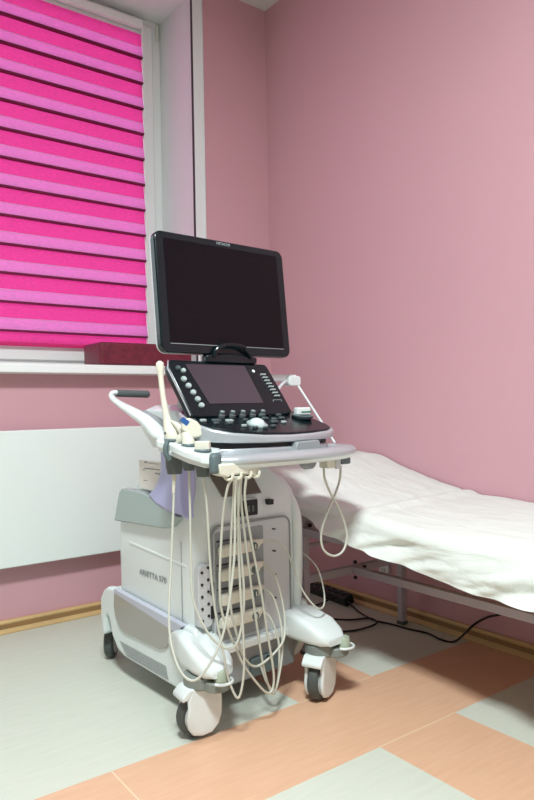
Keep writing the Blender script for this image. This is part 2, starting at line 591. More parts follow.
# ratchet strut, bracket and thin cross rod that hold up the head section
def ratchet(x):
    b = B()
    out = [(-1.045, .315), (-1.015, .315)]
    z = .33
    for k in range(6):
        out += [(-1.008, z), (-1.02, z+.012), (-1.012, z+.026)]
        z += .034
    out += [(-1.0, .56), (-1.03, .56)]
    prism(b, out, x-.004, x+.004, 'x')
    obj('ratchet_strut', b, M['frame'], t)
ratchet(-.62); ratchet(-.11)
b = B(); prism(b, [(-.655, .575), (-.655, .49), (-.60, .475), (-.555, .515), (-.555, .575)], -1.055, -1.045, 'y'); obj('bracket', b, M['frame'], t, bevel=.002)
b = B(); tube(b, [(-.62, -1.03, .425), (-.1, -1.03, .43)], .008, 8, 0); obj('cross_rod', b, M['frame'], t)
# mattress: flat part and raised head part
def topz(y):      # height of the couch surface along its length
    pts = [(-3.0, .60), (-1.7, .600), (-1.42, .611), (-1.375, .628), (-1.345, .618), (-1.32, .628), (-1.22, .648), (-1.04, .690), (-.86, .752), (-.68, .757), (-.56, .750)]
    if y <= pts[0][0]: return pts[0][1]
    for (a, za), (c, zc) in zip(pts, pts[1:]):
        if y <= c:
            u = (y-a)/(c-a)
            return za+(zc-za)*u
    return pts[-1][1]
b = B()
rings = []
for k in range(40):
    y = -2.7+2.1*k/39
    zt = topz(y)-.012
    th = .10
    rings.append([(-.02, y, zt-th), (-.015, y, zt-.03), (-.02, y, zt-.008), (-.05, y, zt), (-.61, y, zt-.02), (-.652, y, zt-.035), (-.665, y, zt-.055), (-.66, y, zt-th)])
loft(b, rings); obj('mattress', b, M['mattress'], t)

# disposable sheet
HEM = [(-3.0, .43), (-2.1, .432), (-1.9, .430), (-1.69, .452), (-1.485, .476), (-1.387, .503), (-1.255, .523), (-1.11, .556), (-.95, .62), (-.8, .68), (-.56, .69)]
def interp(P, y):
    if y <= P[0][0]: return P[0][1]
    for (a, za), (c, zc) in zip(P, P[1:]):
        if y <= c:
            u = (y-a)/(c-a); return za+(zc-za)*u
    return P[-1][1]
b = B()
NY, NX, ND = 150, 30, 26
rows = []
for j in range(NY):
    y = -2.72+2.14*j/(NY-1)
    row = []
    zt = topz(y)
    for i in range(NX):
        s = i/(NX-1)
        x = -.008-.63*s
        dz = -.024*s**2
        wv = .006*noise.noise(Vector((x*5, y*2.5, 3)))+.0045*noise.noise(Vector((x*14, y*4+x*6, 9)))
        # creases fanning from the bend of the head part
        wv += .006*abs(noise.noise(Vector((x*3+y*5, x*13, 1))))+.004*abs(noise.noise(Vector((x*9-y*9, y*5+x*4, 8))))
        edge = math.exp(-((x+.008)/.03)**2)
        row.append(Vector((x, y, zt+dz+wv-.006*edge+.006)))
    zh = interp(HEM, y)+.007*noise.noise(Vector((0, y*6, 4)))
    xe, ze = row[-1].x, row[-1].z
    for i in range(1, ND+1):
        s = i/ND
        # round the edge, then fall to the hem
        rr_ = .05
        if s < .3:
            a = s/.3*PI/2
            x = xe-rr_*math.sin(a); z = ze-rr_*(1-math.cos(a))*.8
        else:
            u = (s-.3)/.7
            zz0 = ze-rr_*.8
            z = zz0+(min(zh, zz0-.01)-zz0)*u
            x = xe-rr_-.016*u*math.sin(y*9+1)-.018*u
            x += .030*noise.noise(Vector((y*1.6-z*3, z*19+y*6, 2)))*min(1, u*3)+.012*noise.noise(Vector((y*7, z*14, 7)))*u+.007*noise.noise(Vector((y*16, z*40+y*9, 5)))*min(1, u*3)
        row.append(Vector((x, y, z)))
    rows.append([b.verts.new(p) for p in row])
for a, c in zip(rows, rows[1:]):
    for i in range(len(a)-1): b.faces.new((a[i], a[i+1], c[i+1], c[i]))
o = obj('couch_sheet', b, M['sheet'], angle=80)
tag(o, 'thin wrinkled white disposable sheet draped over the couch', 'sheet')

# ================================================================== ULTRASOUND MACHINE
TH = rad(3.5)
OM = Vector((-1.08, -1.34, 0))
MC = thing('ultrasound_machine', 'white ultrasound scanner on casters with black monitor and angled control console', 'medical machine', OM, TH)

# --- chassis with four feet
def ring_z(poly, z): return [(x, y, z) for x, y in poly]
b = B()
prism(b, [(.10, .10), (.10, .215), (.60, .215), (.68, .26), (.69, .22), (.66, .14), (.60, .09), (.50, .085)], -.19, .25, 'x')
ch = obj('chassis', b, M['grey'], MC, bevel=.015, seg=3)
# white skirts on both sides
def skirt(sx, s0):
    b = B()
    out = [(.02, .235), (.08, .13), (.11, .086), (.15, .081), (.525, .086), (.575, .10), (.618, .14), (.640, .20), (.655, .215), (.675, .20), (.680, .13), (.700, .125), (.712, .20), (.712, .265), (.685, .300), (.651, .318), (.60, .322), (.575, .318), (.165, .275), (.12, .30), (.07, .30)]
    x0, x1 = s0, s0+.035*sx
    prism(b, out, x0, x1, 'x')
    return obj('side_skirt', b, M['white'], MC, bevel=.012, seg=3)
sk = skirt(-1, -.180)
sk2 = skirt(1, .24)
# smoked pocket on the left skirt
b = B()
prism(b, [(.583, .312), (.588, .26), (.575, .222), (.545, .192), (.512, .181), (.262, .187), (.225, .200), (.195, .232), (.165, .270)], -.222, -.214, 'x')
obj('pocket', b, M['pocket'], MC, bevel=.003)['label'] = 'smoked grey side pocket'
b = B()
prism(b, [(.584, .326), (.584, .310), (.165, .268), (.115, .300)], -.222, -.20, 'x')
obj('pocket_rim', b, M['rim'], MC, bevel=.002)
b = B()
for k in range(8):
    z = .137-k*.0055
    a = .555-.007*k; c = .232-.002*k
    prism(b, [(a, z+.0005), (a-.004, z-.0015), (c, z-.0020), (c, z)], -.2165, -.213, 'x')
obj('vent_slats', b, M['midgrey'], MC)['label'] = 'row of air slots low on the left skirt'
# rear frame plate at back left
b = B(); prism(b, rrect(-.19, .25, .58, .70, .03), .13, .30, 'z'); obj('rear_bumper', b, M['white'], MC, bevel=.01)

def foot(cx, cy, sx):
    """sloping white foot that reaches over a caster"""
    b = B()
    secs = []
    # (distance from back v, half width, bottom z, top z, centre u)
    S = [(cy+.20, .050, .205, .262, cx-sx*.028), (cy+.14, .058, .198, .286, cx-sx*.020), (cy+.08, .066, .192, .285, cx-sx*.01), (cy+.0, .066, .190, .262, cx), (cy-.045, .058, .190, .238, cx+sx*.003), (cy-.072, .038, .194, .218, cx+sx*.004)]
    for v, hw, z0, z1, u in S:
        r = min(.02, (z1-z0)*.45)
        secs.append([(x, v, z) for x, z in rrect(u-hw, u+hw, z0, z1, r, 4)])
    loft(b, secs)
    return obj('front_foot', b, M['white'], MC, angle=50)
CAST = [(-.205, -.005, -1), (.222, -.055, 1)]
for cx, cy, sx in CAST: foot(cx, cy, sx)

def caster(cx, cy, ang, rear=False):
    """swivel housing, wheel, white hood; returns the part; ang: rolling direction (deg) in the machine frame"""
    D = T((cx, cy, 0), (0, 0, ang))      # local +x = rolling direction, local y = axle
    hr = .030 if rear else .056
    b = B(); lathe(b, [(hr*.9, .150), (hr, .155), (hr, .186), (hr*.82, .192)], T((cx, cy, 0)), 28)
    hs = obj('caster', b, M['darkgrey'] if rear else M['housing'], MC, bevel=.002)
    rw = .066
    b = B(); lathe(b, [(.030, -.016), (.056, -.019), (.064, -.012), (rw, 0), (.064, .012), (.056, .019), (.030, .016)], D @ T((.018, 0, rw), (90, 0, 0)), 40)
    obj('tyre', b, M['rubber'], hs)
    b = B(); lathe(b, [(.006, -.021), (.045, -.020), (.050, -.017), (.050, .017), (.045, .020), (.006, .021)], D @ T((.018, 0, rw), (90, 0, 0)), 32)
    obj('wheel_hub', b, M['grey'], hs)
    if not rear:
        # hood: side cheeks and top over the wheel
        b = B()
        cheek = [(.050, .150), (.062, .125), (.060, .10), (.066, .07), (.062, .040), (.046, .018), (.015, .010), (-.018, .014), (-.040, .035), (-.050, .065), (-.052, .10), (-.050, .158)]
        prism(b, cheek, .022, .036, 'y', D)
        prism(b, cheek, -.036, -.022, 'y', D)
        obj('wheel_hood', b, M['white'], hs, bevel=.006, seg=3)
        b = B()
        prism(b, [(.060, .128), (.080, .124), (.082, .136), (.060, .158), (-.05, .160), (-.055, .146), (.05, .142)], -.036, .036, 'y', D)
        obj('hood_top', b, M['white'], hs, bevel=.004)
    return hs
c1 = caster(CAST[0][0]-.022, CAST[0][1]+.012, 172)
c2 = caster(CAST[1][0], CAST[1][1], 201)
caster(-.15, .76, 50, True)
caster(.21, .76, 50, True)
# brake pedals: a grey tongue with a round pale green button in a white ring, in front of each front caster
for (cx, cy, sx), par, dx, dy in ((CAST[0], c1, -.004, -.066), (CAST[1], c2, .045, -.066)):
    b = B(); lathe(b, [(.040, .150), (.044, .154), (.044, .176), (.040, .180)], T((cx+dx*.7, cy+dy*.6, 0)), 24)
    obj('pedal_base', b, M['housing'], par)
    b = B(); lathe(b, [(.018, .176), (.022, .178), (.020, .208), (.017, .212), (.005, .2125)], T((cx+dx, cy+dy, 0)), 20)
    obj('brake_button', b, M['greenish'], par)['label'] = 'pale green brake button'
    b = B()
    tube(b, [(cx+dx+.033*math.cos(a), cy+dy+.033*math.sin(a), .180) for a in [rad(200+k*18) for k in range(13)]], .0045, 8, 2)
    obj('brake_ring', b, M['white'], par)

# --- front lower apron and socket flap
b = B(); prism(b, rrect(-.165, .215, .06, .24, .02), .085, .225, 'z'); obj('front_apron', b, M['midgrey'], MC, bevel=.008)
b = B(); prism(b, [(-.15, .205), (.20, .205), (.20, .222), (.19, .232), (-.14, .232)], .028, .10, 'y'); obj('front_lip', b, M['white'], MC, bevel=.005)
b = B(); prism(b, rrect(.0, .115, .095, .155, .012), .046, .062, 'y'); fl = obj('front_flap', b, M['tealgrey'], MC, bevel=.004)
b = B(); lathe(b, [(.006, 0), (.006, .01)], T((.07, .05, .147), (90, 0, 0)), 10); obj('flap_key', b, M['gap'], fl)

# --- body: lofted cabinet
def body_ring(z, ul, ur, vf, vb, r=.045): return [(x, y, z) for x, y in rrect(ul, ur, vf, vb, r, 6)]
b = B()
loft(b, [body_ring(.20, -.190, .250, .075, .60), body_ring(.26, -.195, .254, .068, .605), body_ring(.48, -.20, .256, .062, .602), body_ring(.60, -.20, .256, .062, .595), body_ring(.66, -.198, .252, .066, .58), body_ring(.70, -.19, .242, .078, .53), body_ring(.735, -.185, .220, .092, .46), body_ring(.77, -.18, .170, .106, .38), body_ring(.81, -.18, .125, .122, .33), body_ring(.845, -.18, .105, .132, .31)])
body = obj('cabinet_body', b, M['white'], MC, angle=50)
# rounded right front column
b = B(); tube(b, [(.226, .078, .235), (.228, .070, .42), (.226, .070, .60), (.212, .09, .685)], [.022, .024, .024, .016], 14, 6); obj('front_column', b, M['white'], MC)
# left side: ledge, tinted bin
b = B()
prism(b, [(.573, .580), (.530, .690), (.510, .706), (.36, .705), (.25, .68), (.13, .645), (.17, .610), (.20, .600), (.24, .594)], -.222, -.185, 'x')
obj('side_bin', b, M['bin'], MC, bevel=.006, seg=3)['label'] = 'tinted grey-green side bin'
b = B(); prism(b, [(.50, .50), (.50, .515), (.12, .490), (.12, .478)], -.2020, -.19, 'x'); obj('side_crease', b, M['white'], MC, bevel=.004)
b = B(); box(b, -.2015, -.199, .1495, .1515, .26, .56); obj('panel_joint', b, M['midgrey'], MC)
text('ARIETTA S70', .028, T((-.2008, .335, .415), (0, 0, 0)) @ Matrix(((0, 0, -1, 0), (-1, 0, 0, 0), (0, 1, 0, 0), (0, 0, 0, 1))) @ Matrix.Diagonal((1.15, 1, 1, 1)), M['ink'], MC, 'model_lettering')

# --- connector panel in the front face
def tz(v): return v
b = B(); prism(b, rrect(-.145, .180, .232, .610, .03, 6), .050, .064, 'y'); obj('front_panel', b, M['grey'], MC, bevel=.003)
b = B()
outer = rrect(-.150, .185, .215, .612, .032, 6); 
tube(b, [(x, .052, z) for x, z in outer]+[(outer[0][0], .052, outer[0][1])], .0035, 6, 1); obj('panel_groove', b, M['midgrey'], MC)
b = B(); prism(b, rrect(-.138, .060, .245, .594, .008), .047, .052, 'y'); obj('connector_bay', b, M['midgrey'], MC)['label'] = 'recessed grey connector bay'
for z in (.575, .50, .42, .34):
    b = B(); lathe(b, [(.003, 0), (.003, .003)], T((.105, .050, z), (90, 0, 0)), 8)
    lathe(b, [(.003, 0), (.003, .003)], T((.113, .050, z-.002), (90, 0, 0)), 8); obj('panel_screw', b, M['gap'], MC)
# usb ports and small switch on the sloping top of the front
b = B(); prism(b, rrect(-.055, .045, .625, .690, .010), .052, .07, 'y'); us = obj('port_frame', b, M['grey'], MC, bevel=.003)
b = B(); prism(b, rrect(-.050, .040, .632, .684, .004), .049, .06, 'y'); obj('port_recess', b, M['gap'], us)
b = B()
for x in (-.03, .0, .018): box(b, x-.005, x+.005, .046, .05, .645, .665)
obj('port', b, M['darkgrey'], us)
b = B(); prism(b, rrect(.090, .112, .658, .676, .002), .050, .075, 'y'); obj('side_switch', b, M['gap'], MC)
# perforated grey bracket at the lower left front corner
b = B(); prism(b, rrect(-.205, -.150, .300, .500, .02), .048, .075, 'y'); pb = obj('perforated_bracket', b, M['grey'], MC, bevel=.003)
for k in range(5):
    for s in (-.192, -.168):
        b = B(); z = .325+k*.038+(0 if s < -.18 else .012)
        lathe(b, [(.0045, 0), (.0045, .004)], T((s, .049, z), (90, 0, 0)), 10)
        obj('hole', b, M['gap'], pb)
for z in (.345, .42):
    b = B(); prism(b, rrect(-.16, -.147, z-.02, z+.02, .003), .044, .06, 'y'); obj('bracket_slot', b, M['gap'], pb)

# --- smoked recess in the sloping front under the console
def nr(z, ul, ur, vf, vb): return [(x, y, z) for x, y in rrect(ul, ur, vf, vb, .03, 5)]
b = B()
q = [(-.085, .070, .700), (.080, .070, .698), (.046, .100, .785), (-.122, .100, .788)]
loft(b, [q, [(x*.98, y+.06, z) for x, y, z in q]]); obj('smoked_tray', b, M['cupbrown'], MC, bevel=.004)['label'] = 'smoked brown recess under the console'
# tall satin limb on the left side, curving out to the rear handle; its lilac paints in the blind's reflection
b = B()
prism(b, [(.085, .64), (.113, .65), (.20, .655), (.27, .672), (.320, .700), (.284, .722), (.250, .755), (.232, .80), (.235, .87), (.24, .945), (.16, .93), (.11, .89), (.100, .78), (.098, .70)], -.226, -.17, 'x')
obj('side_limb', b, M['limb'], MC, bevel=.012, seg=3, angle=50)['label'] = 'satin side limb with the blind reflection painted in lilac'
# shoulder casing behind the console
b = B()
loft(b, [nr(.86, -.20, .16, .10, .34), nr(.93, -.228, .19, .09, .37), nr(.985, -.225, .19, .10, .36), nr(1.005, -.19, .17, .12, .33)])
obj('shoulder_casing', b, M['white'], MC, angle=50)

# --- rear handles
def handle(sx):
    b = B()
    x = .275*sx
    P = [(x*.82, .10, .865), (x, .13, .905), (x*1.0, .20, .945), (x, .30, .978), (x, .41, 1.012), (x, .462, 1.034), (x*.99, .470, 1.050), (x*.93, .468, 1.053), (x*.88, .466, 1.050)]
    tube(b, P, [.030, .032, .030, .022, .014, .011, .011, .011, .011], 12, 6, .75, (0, 0, 1))
    h = obj('rear_handle', b, M['white'], MC, angle=60)
    b = B(); tube(b, [(x*.93, .468, 1.050), (x*.50, .462, 1.046)], .0135, 12, 0)
    lathe(b, [(.010, -.008), (.0135, -.003), (.0135, .003), (.010, .008)], T((x*.50, .462, 1.046), (0, 90, 0)), 12)
    obj('handle_grip', b, M['darkgrey'], h)['label'] = 'dark grey grip'
    b = B(); tube(b, [(x*.90-.012*sx, .095, .880), (x*.99-.012*sx, .16, .945), (x-.012*sx, .26, .982)], [.018, .020, .012], 10, 6, .6, (0, 0, 1)); obj('handle_inlay', b, M['midgrey'], h)
handle(-1)
handle(1)

# --- front handle bar and left holder tray
b = B()
P = [(-.262, -.162, .843), (-.215, -.190, .843), (-.10, -.205, .843), (.02, -.210, .843), (.13, -.200, .843), (.21, -.182, .843), (.270, -.152, .844), (.302, -.105, .845), (.305, -.03, .846), (.28, .05, .846), (.22, .12, .846)]
tube(b, P, [.026, .030, .030, .030, .030, .030, .029, .024, .022, .022, .02], 16, 6, .62, (0, 0, 1))
hb = obj('front_handle', b, M['silver'], MC, angle=60)
b = B()
tube(b, [(x, y, z-.010) for x, y, z in P[:9]], [.024]*9, 12, 6, .6, (0, 0, 1)); obj('handle_underside', b, M['white'], hb)
# shelf under the console that ties handle and tray together
b = B(); prism(b, [(-.27, .08), (-.27, -.12), (-.20, -.17), (.18, -.17), (.27, -.11), (.28, .03), (.20, .14), (-.20, .14)], .832, .850, 'z'); obj('console_shelf', b, M['grey'], MC, bevel=.004)
b = B(); tube(b, [(.085, -.165, .822), (.085, -.135, .818)], .028, 12, 0); obj('shelf_knob', b, M['midgrey'], MC, bevel=.003)
# cable hooks under the front handle
b = B(); prism(b, [(-.300, .838), (-.296, .808), (-.270, .800), (-.255, .806), (-.190, .804), (-.176, .797), (-.160, .802), (-.155, .838)], -.206, -.160, 'y'); hk = obj('cable_hook', b, M['ivory'], MC, bevel=.004)
for x in (-.270, -.240, -.205, -.175):
    b = B(); tube(b, [(x, -.180, .806), (x+.002, -.198, .794), (x+.008, -.211, .797), (x+.010, -.214, .812)], .0045, 8, 5); obj('hook_prong', b, M['ivory'], hk)

# left tray: two pale slabs with notches and grey cups
tr = B()
prism(tr, [(-.310, .085), (-.340, .060), (-.335, .000), (-.290, .0), (-.215, .02), (-.20, .085)], .838, .862, 'z')
prism(tr, [(-.335, -.012), (-.340, -.100), (-.332, -.165), (-.315, -.185), (-.28, -.165), (-.21, -.09), (-.21, -.0)], .838, .862, 'z')
def dzt(y): return (y+.17)*.17
def shear(bm):
    for v in bm.verts: v.co.z += dzt(v.co.y)
shear(tr)
ho = obj('holder_tray', tr, M['white'], MC, bevel=.005, seg=3)
b = B(); prism(b, [(-.31, .075), (-.332, .060), (-.33, -.005), (-.333, -.1), (-.32, -.162), (-.295, -.18), (-.26, -.16), (-.21, -.08), (-.21, .075)], .826, .840, 'z'); shear(b); obj('tray_underside', b, M['white'], ho, bevel=.003)
for (x, y, r, z0) in ((-.296, .030, .027, .800), (-.293, -.045, .020, .815), (-.295, -.120, .023, .802)):
    d = dzt(y)
    b = B(); lathe(b, [(r*.72, z0), (r*.8, z0-.003), (r*.98, z0+.02), (r*1.02, .835+d), (r*.9, .865+d), (r*.75, .866+d), (r*.7, .82+d)], T((x, y, 0)), 22)
    obj('holder_cup', b, M['darkgrey'], ho)
    b = B(); lathe(b, [(r*1.0, .861+d), (r*1.12, .865+d), (r*1.0, .869+d), (r*.8, .868+d)], T((x, y, 0)), 22)
    obj('cup_rim', b, M['tealgrey'], ho)
b = B(); tube(b, [(-.340, -.004, .897), (-.348, -.006, .88), (-.346, -.006, .86), (-.335, -.006, .845)], .008, 8, 5, 1.2); obj('rubber_strap', b, M['tealgrey'], ho)
b = B(); prism(b, [(-.275, -.12), (-.322, -.188), (-.312, -.203), (-.292, -.198), (-.25, -.15)], .812, .866, 'z'); obj('tray_hinge', b, M['tealgrey'], ho, bevel=.008)

# --- console
def con(poly, z0, z1, m, name, par, bev=.006, inset=0, angle=35):
    b = B(); prism(b, poly, z0, z1, 'z'); return obj(name, b, M[m], par, bevel=bev, seg=3, angle=angle)
CO = [(-.225, .10), (-.258, .06), (-.272, .0), (-.270, -.05), (-.245, -.100), (-.20, -.135), (-.10, -.165), (.0, -.175), (.10, -.170), (.18, -.158), (.215, -.140), (.225, -.11), (.215, -.03), (.18, .10)]
def cz(y): return .905+max(0, (y+.175))*.32    # sloping deck
def scaled(s, dy=0): return [(-.03+(x+.03)*s, -.03+(y+.03)*s+dy) for x, y in CO]
# lower drawer shell
con(scaled(.93), .850, .872, 'silver', 'console_base', MC, .006)
cs = con(scaled(.90), .872, .893, 'gap', 'console_gap', MC, .002); cs['label'] = 'dark slot under the deck'
b = B()
loft(b, [[(x, y, .884+max(0, y+.175)*.10) for x, y in scaled(.985)], [(x, y, cz(y)-.008) for x, y in scaled(1.01)], [(x, y, cz(y)) for x, y in scaled(1.0)]])
cb = obj('console_deck', b, M['silver'], MC, bevel=.005, seg=3)
b = B()
D2 = [(x, y) for x, y in scaled(.965)]
loft(b, [[(x, y, cz(y)-.002) for x, y in D2], [(x, y, cz(y)+.006) for x, y in scaled(.955)]])
dk = obj('deck_top', b, M['black'], MC, bevel=.002)
b = B(); prism(b, [(.0, .852), (.012, .884), (.105, .886), (.118, .852)], -.186, -.14, 'y'); obj('deck_latch', b, M['midgrey'], MC, bevel=.004)

# inclined touch panel: local frame with x along u, y up the slope
ta = math.atan2(.165, .105)
TP = T((-.054, -.012, .975), (math.degrees(ta), 0, 0))
b = B()
outl = [(-.205, -.01), (.180, -.01), (.205, .0), (.200, .05), (.182, .185), (.175, .198), (-.170, .205), (-.205, .205), (-.222, .190), (-.226, .165)]
prism(b, outl, -.030, .0, 'z', TP)
tp = obj('touch_panel', b, M['black'], MC, bevel=.007, seg=3)
b = B(); prism(b, [(-.2085, -.002), (-.2265, .17), (-.216, .200), (-.218, .200), (-.2295, .168), (-.2105, -.004)], -.003, .001, 'z', TP); obj('chrome_edge', b, M['silver'], tp)['label'] = 'thin chrome left edge'
b = B(); prism(b, [(-.125, .036), (.092, .036), (.078, .186), (-.160, .186)], .0002, .0016, 'z', TP); obj('touch_screen', b, M['touch'], tp)['label'] = 'dim violet touch screen'
for k, (x, y) in enumerate(((-.192, .170), (-.176, .160), (-.186, .128), (-.178, .103), (-.170, .078), (-.163, .053), (-.158, .030))):
    b = B(); r = .0065 if k > 1 else .0055
    lathe(b, [(r*1.5, 0), (r*1.5, .003), (r*1.2, .007), (.002, .008)], TP @ T((x, y, 0)), 16)
    obj('round_key', b, M['knobtop'] if k > 0 else M['key'], tp)
b = B(); lathe(b, [(.006, 0), (.006, .002)], TP @ T((.108, .165, 0)), 14); obj('power_lamp', b, M['white'], tp)
for k in range(8):
    b = B(); y = .150-k*.0125; x = .142+k*.003
    box(b, x-.011, x+.011, y-.002, y+.002, 0, .006, TP); obj('slider', b, M['knobtop'], tp)
for s in (-1, 1):
    b = B(); x = .157+s*.018
    box(b, x-.001, x+.001, .040, .048, 0, .002, TP); obj('bracket_mark', b, M['ink2'], tp)
b = B(); box(b, .139, .175, .046, .048, 0, .002, TP); obj('bracket_mark', b, M['ink2'], tp)

# deck controls
def dz(y): return cz(y)+.006
DR = math.degrees(math.atan(.32))
def DM(x, y): return T((x, y, dz(y)), (DR, 0, 0))
for k in range(5):
    x, y = -.150+k*.041, -.014
    b = B(); lathe(b, [(.0115, -.002), (.0115, .008), (.009, .010), (.0085, .018), (.006, .0195), (.001, .0195)], DM(x, y), 18)
    kn = obj('rotary_knob', b, M['darkgrey'], dk)
    b = B(); lathe(b, [(.007, .0193), (.007, .0208), (.001, .0212)], DM(x, y), 14); obj('knob_cap', b, M['knobtop'], kn)
for (x, y, w_, d_) in ((-.195, -.048, .020, .012), (-.150, -.052, .030, .014), (-.105, -.058, .026, .014), (-.12, -.080, .018, .010), (-.165, -.074, .018, .010), (.045, -.048, .024, .012), (.075, -.058, .020, .012), (.055, -.082, .026, .012), (.09, -.088, .018, .012), (.02, -.118, .018, .010), (-.055, -.122, .018, .010), (-.02, -.128, .016, .008), (.115, -.050, .022, .012), (.128, -.02, .020, .012), (.05, -.02, .014, .012), (-.085, -.105, .018, .010), (.095, -.012, .014, .010), (-.225, -.04, .016, .010), (-.04, -.055, .018, .008)):
    b = B(); prism(b, rrect(-w_/2, w_/2, -d_/2, d_/2, .003), 0, .007, 'z', DM(x-.045, y+.004)); obj('key', b, random.choice((M['key'], M['knobtop'], M['key'])), dk, bevel=.0015)
b = B(); lathe(b, [(.034, -.001), (.033, .004), (.028, .006), (.026, .005)], DM(-.068, -.088), 28); rg = obj('trackball_ring', b, M['knobtop'], dk)
b = B(); lathe(b, [(.026, .003), (.024, .010), (.018, .016), (.010, .0195), (.001, .021)], DM(-.068, -.088), 28); obj('trackball', b, M['ball'], rg)

# --- monitor
MT = T((-.026, .122, 1.361), (-5.5, 0, 0))
mw, mh = .268, .195
b = B(); prism(b, rrect(-mw, mw, -mh, mh, .028, 8), -.012, .018, 'y', MT)
mo = obj('monitor', b, M['black'], MC, bevel=.006, seg=3)
b = B(); prism(b, rrect(-mw+.001, mw-.001, -mh+.001, mh-.001, .028, 8), .012, .026, 'y', MT); obj('rear_rim', b, M['grey'], mo, bevel=.004)
b = B(); prism(b, rrect(-.2, .2, -.13, .13, .04, 6), .024, .055, 'y', MT); obj('rear_cover', b, M['grey'], mo, bevel=.015)
b = B(); prism(b, rrect(-.236, .236, -.164, .172, .004), -.0128, -.0115, 'y', MT); obj('screen', b, M['screen'], mo)['label'] = 'dark switched-off screen'
b = B(); box(b, -.236, .236, -.0136, -.0126, -.167, -.165, MT); obj('screen_sill', b, M['midgrey'], mo)
text('HITACHI', .0125, MT @ T((0, -.0122, .184), (90, 0, 0)) @ Matrix.Diagonal((1.15, 1, 1, 1)), M['ink2'], mo, 'maker_lettering', bold=.0004)
# hinge handle at the foot of the monitor
b = B(); tube(b, [(-.105, .085, 1.160), (-.095, .080, 1.182), (-.075, .078, 1.196), (-.04, .078, 1.200), (.01, .078, 1.196), (.03, .080, 1.180), (.05, .085, 1.160)], .007, 10, 5)
obj('monitor_pull', b, M['black'], MC)
b = B()
prism(b, [(-.13, 1.140), (-.13, 1.165), (-.06, 1.172), (.0, 1.172), (.08, 1.162), (.08, 1.140)], .085, .12, 'y'); obj('hinge_cover', b, M['black'], MC, bevel=.006)
b = B(); tube(b, [(-.03, .165, 1.33), (-.03, .21, 1.22), (-.03, .20, 1.08), (-.03, .20, .95)], [.03, .034, .034, .045], 14, 6); obj('monitor_arm', b, M['white'], MC)
# console back support
b = B(); prism(b, [(.02, .93), (.10, 1.10), (.13, 1.10), (.20, .93)], -.20, .10, 'x'); obj('console_back', b, M['grey'], MC, bevel=.01)

# cable arm on the right rear: white block on a stalk with a slim straight rod running down to the handle
b = B(); prism(b, rrect(.180, .324, 1.084, 1.110, .006), .150, .185, 'y'); ca = obj('cable_arm', b, M['white'], MC, bevel=.004)
b = B(); prism(b, rrect(.272, .330, 1.068, 1.104, .010), .135, .175, 'y'); obj('arm_clip', b, M['white'], ca, bevel=.003)
b = B(); tube(b, [(.265, .145, 1.085), (.235, .13, 1.075), (.205, .12, 1.055), (.185, .11, 1.03)], .006, 8, 5); obj('arm_stalk', b, M['grey'], ca)
b = B(); tube(b, [(.318, .15, 1.082), (.360, .10, .995), (.345, -.01, .87), (.330, -.05, .85)][:1]+[(.335, -.03, .860)], .0042, 8, 0); obj('arm_rod', b, M['white'], ca)

# ================================================================== PROBES IN THE TRAY
def lp(x, y, z):      # machine-frame point to the world
    return OM+Vector((x*math.cos(TH)-y*math.sin(TH), x*math.sin(TH)+y*math.cos(TH), z))
def mt(name, label, cat, group=None, o=(0, 0, 0)):      # a top-level thing whose meshes are given in the machine frame
    t = bpy.data.objects.new(name, None)
    t.empty_display_size = .03
    COL.objects.link(t)
    t.location = lp(*o)
    t.rotation_euler = (0, 0, TH)
    return tag(t, label, cat, group)
def mobj(name, bm, m, t, o, **k):
    bmesh.ops.translate(bm, verts=bm.verts, vec=-Vector(o))
    return obj(name, bm, M[m], t, **k)
CR = .0038
# tall slim probe
o0 = (-.315, .035, .80)
t = mt('ultrasound_probe', 'tall slim ivory wand probe standing upright in the leftmost holder cup', 'probe', 'ultrasound probes in the holder tray', o0)
b = B(); tube(b, [(-.296, .030, .885), (-.297, .034, .900), (-.298, .040, .918), (-.302, .050, .945), (-.305, .056, .975), (-.310, .064, 1.03), (-.313, .070, 1.085), (-.314, .072, 1.115), (-.314, .073, 1.131), (-.314, .073, 1.139)], [.018, .024, .025, .016, .011, .0085, .0085, .0125, .0125, .004], 14, 5); mobj('wand', b, 'ivory', t, o0, angle=60)
b = B(); tube(b, [(-.296, .010, .890), (-.290, -.002, .905), (-.286, -.004, .918), (-.292, .012, .94), (-.300, .035, .955)], [.012, .014, .012, .010, .004], 10, 5); mobj('wand_grip', b, 'ivory', t, o0, angle=60)
b = B(); lathe(b, [(.004, 0), (.004, .003)], T((-.321, .036, .920), (0, -90, 0)), 8); mobj('marker', b, 'darkgrey', t, o0)
b = B(); tube(b, [(-.296, .030, .80), (-.302, .030, .70), (-.319, .020, .539), (-.355, -.020, .364), (-.365, -.080, .267), (-.340, -.120, .232), (-.301, -.150, .283), (-.258, -.160, .373), (-.229, -.170, .557), (-.237, -.190, .733), (-.243, -.205, .800)], CR, 8, 8); mobj('cable', b, 'cable', t, o0, angle=60)
b = B(); tube(b, [(-.296, .030, .81), (-.301, .030, .74)], [.008, .004], 8, 0); mobj('strain_relief', b, 'ivory', t, o0)
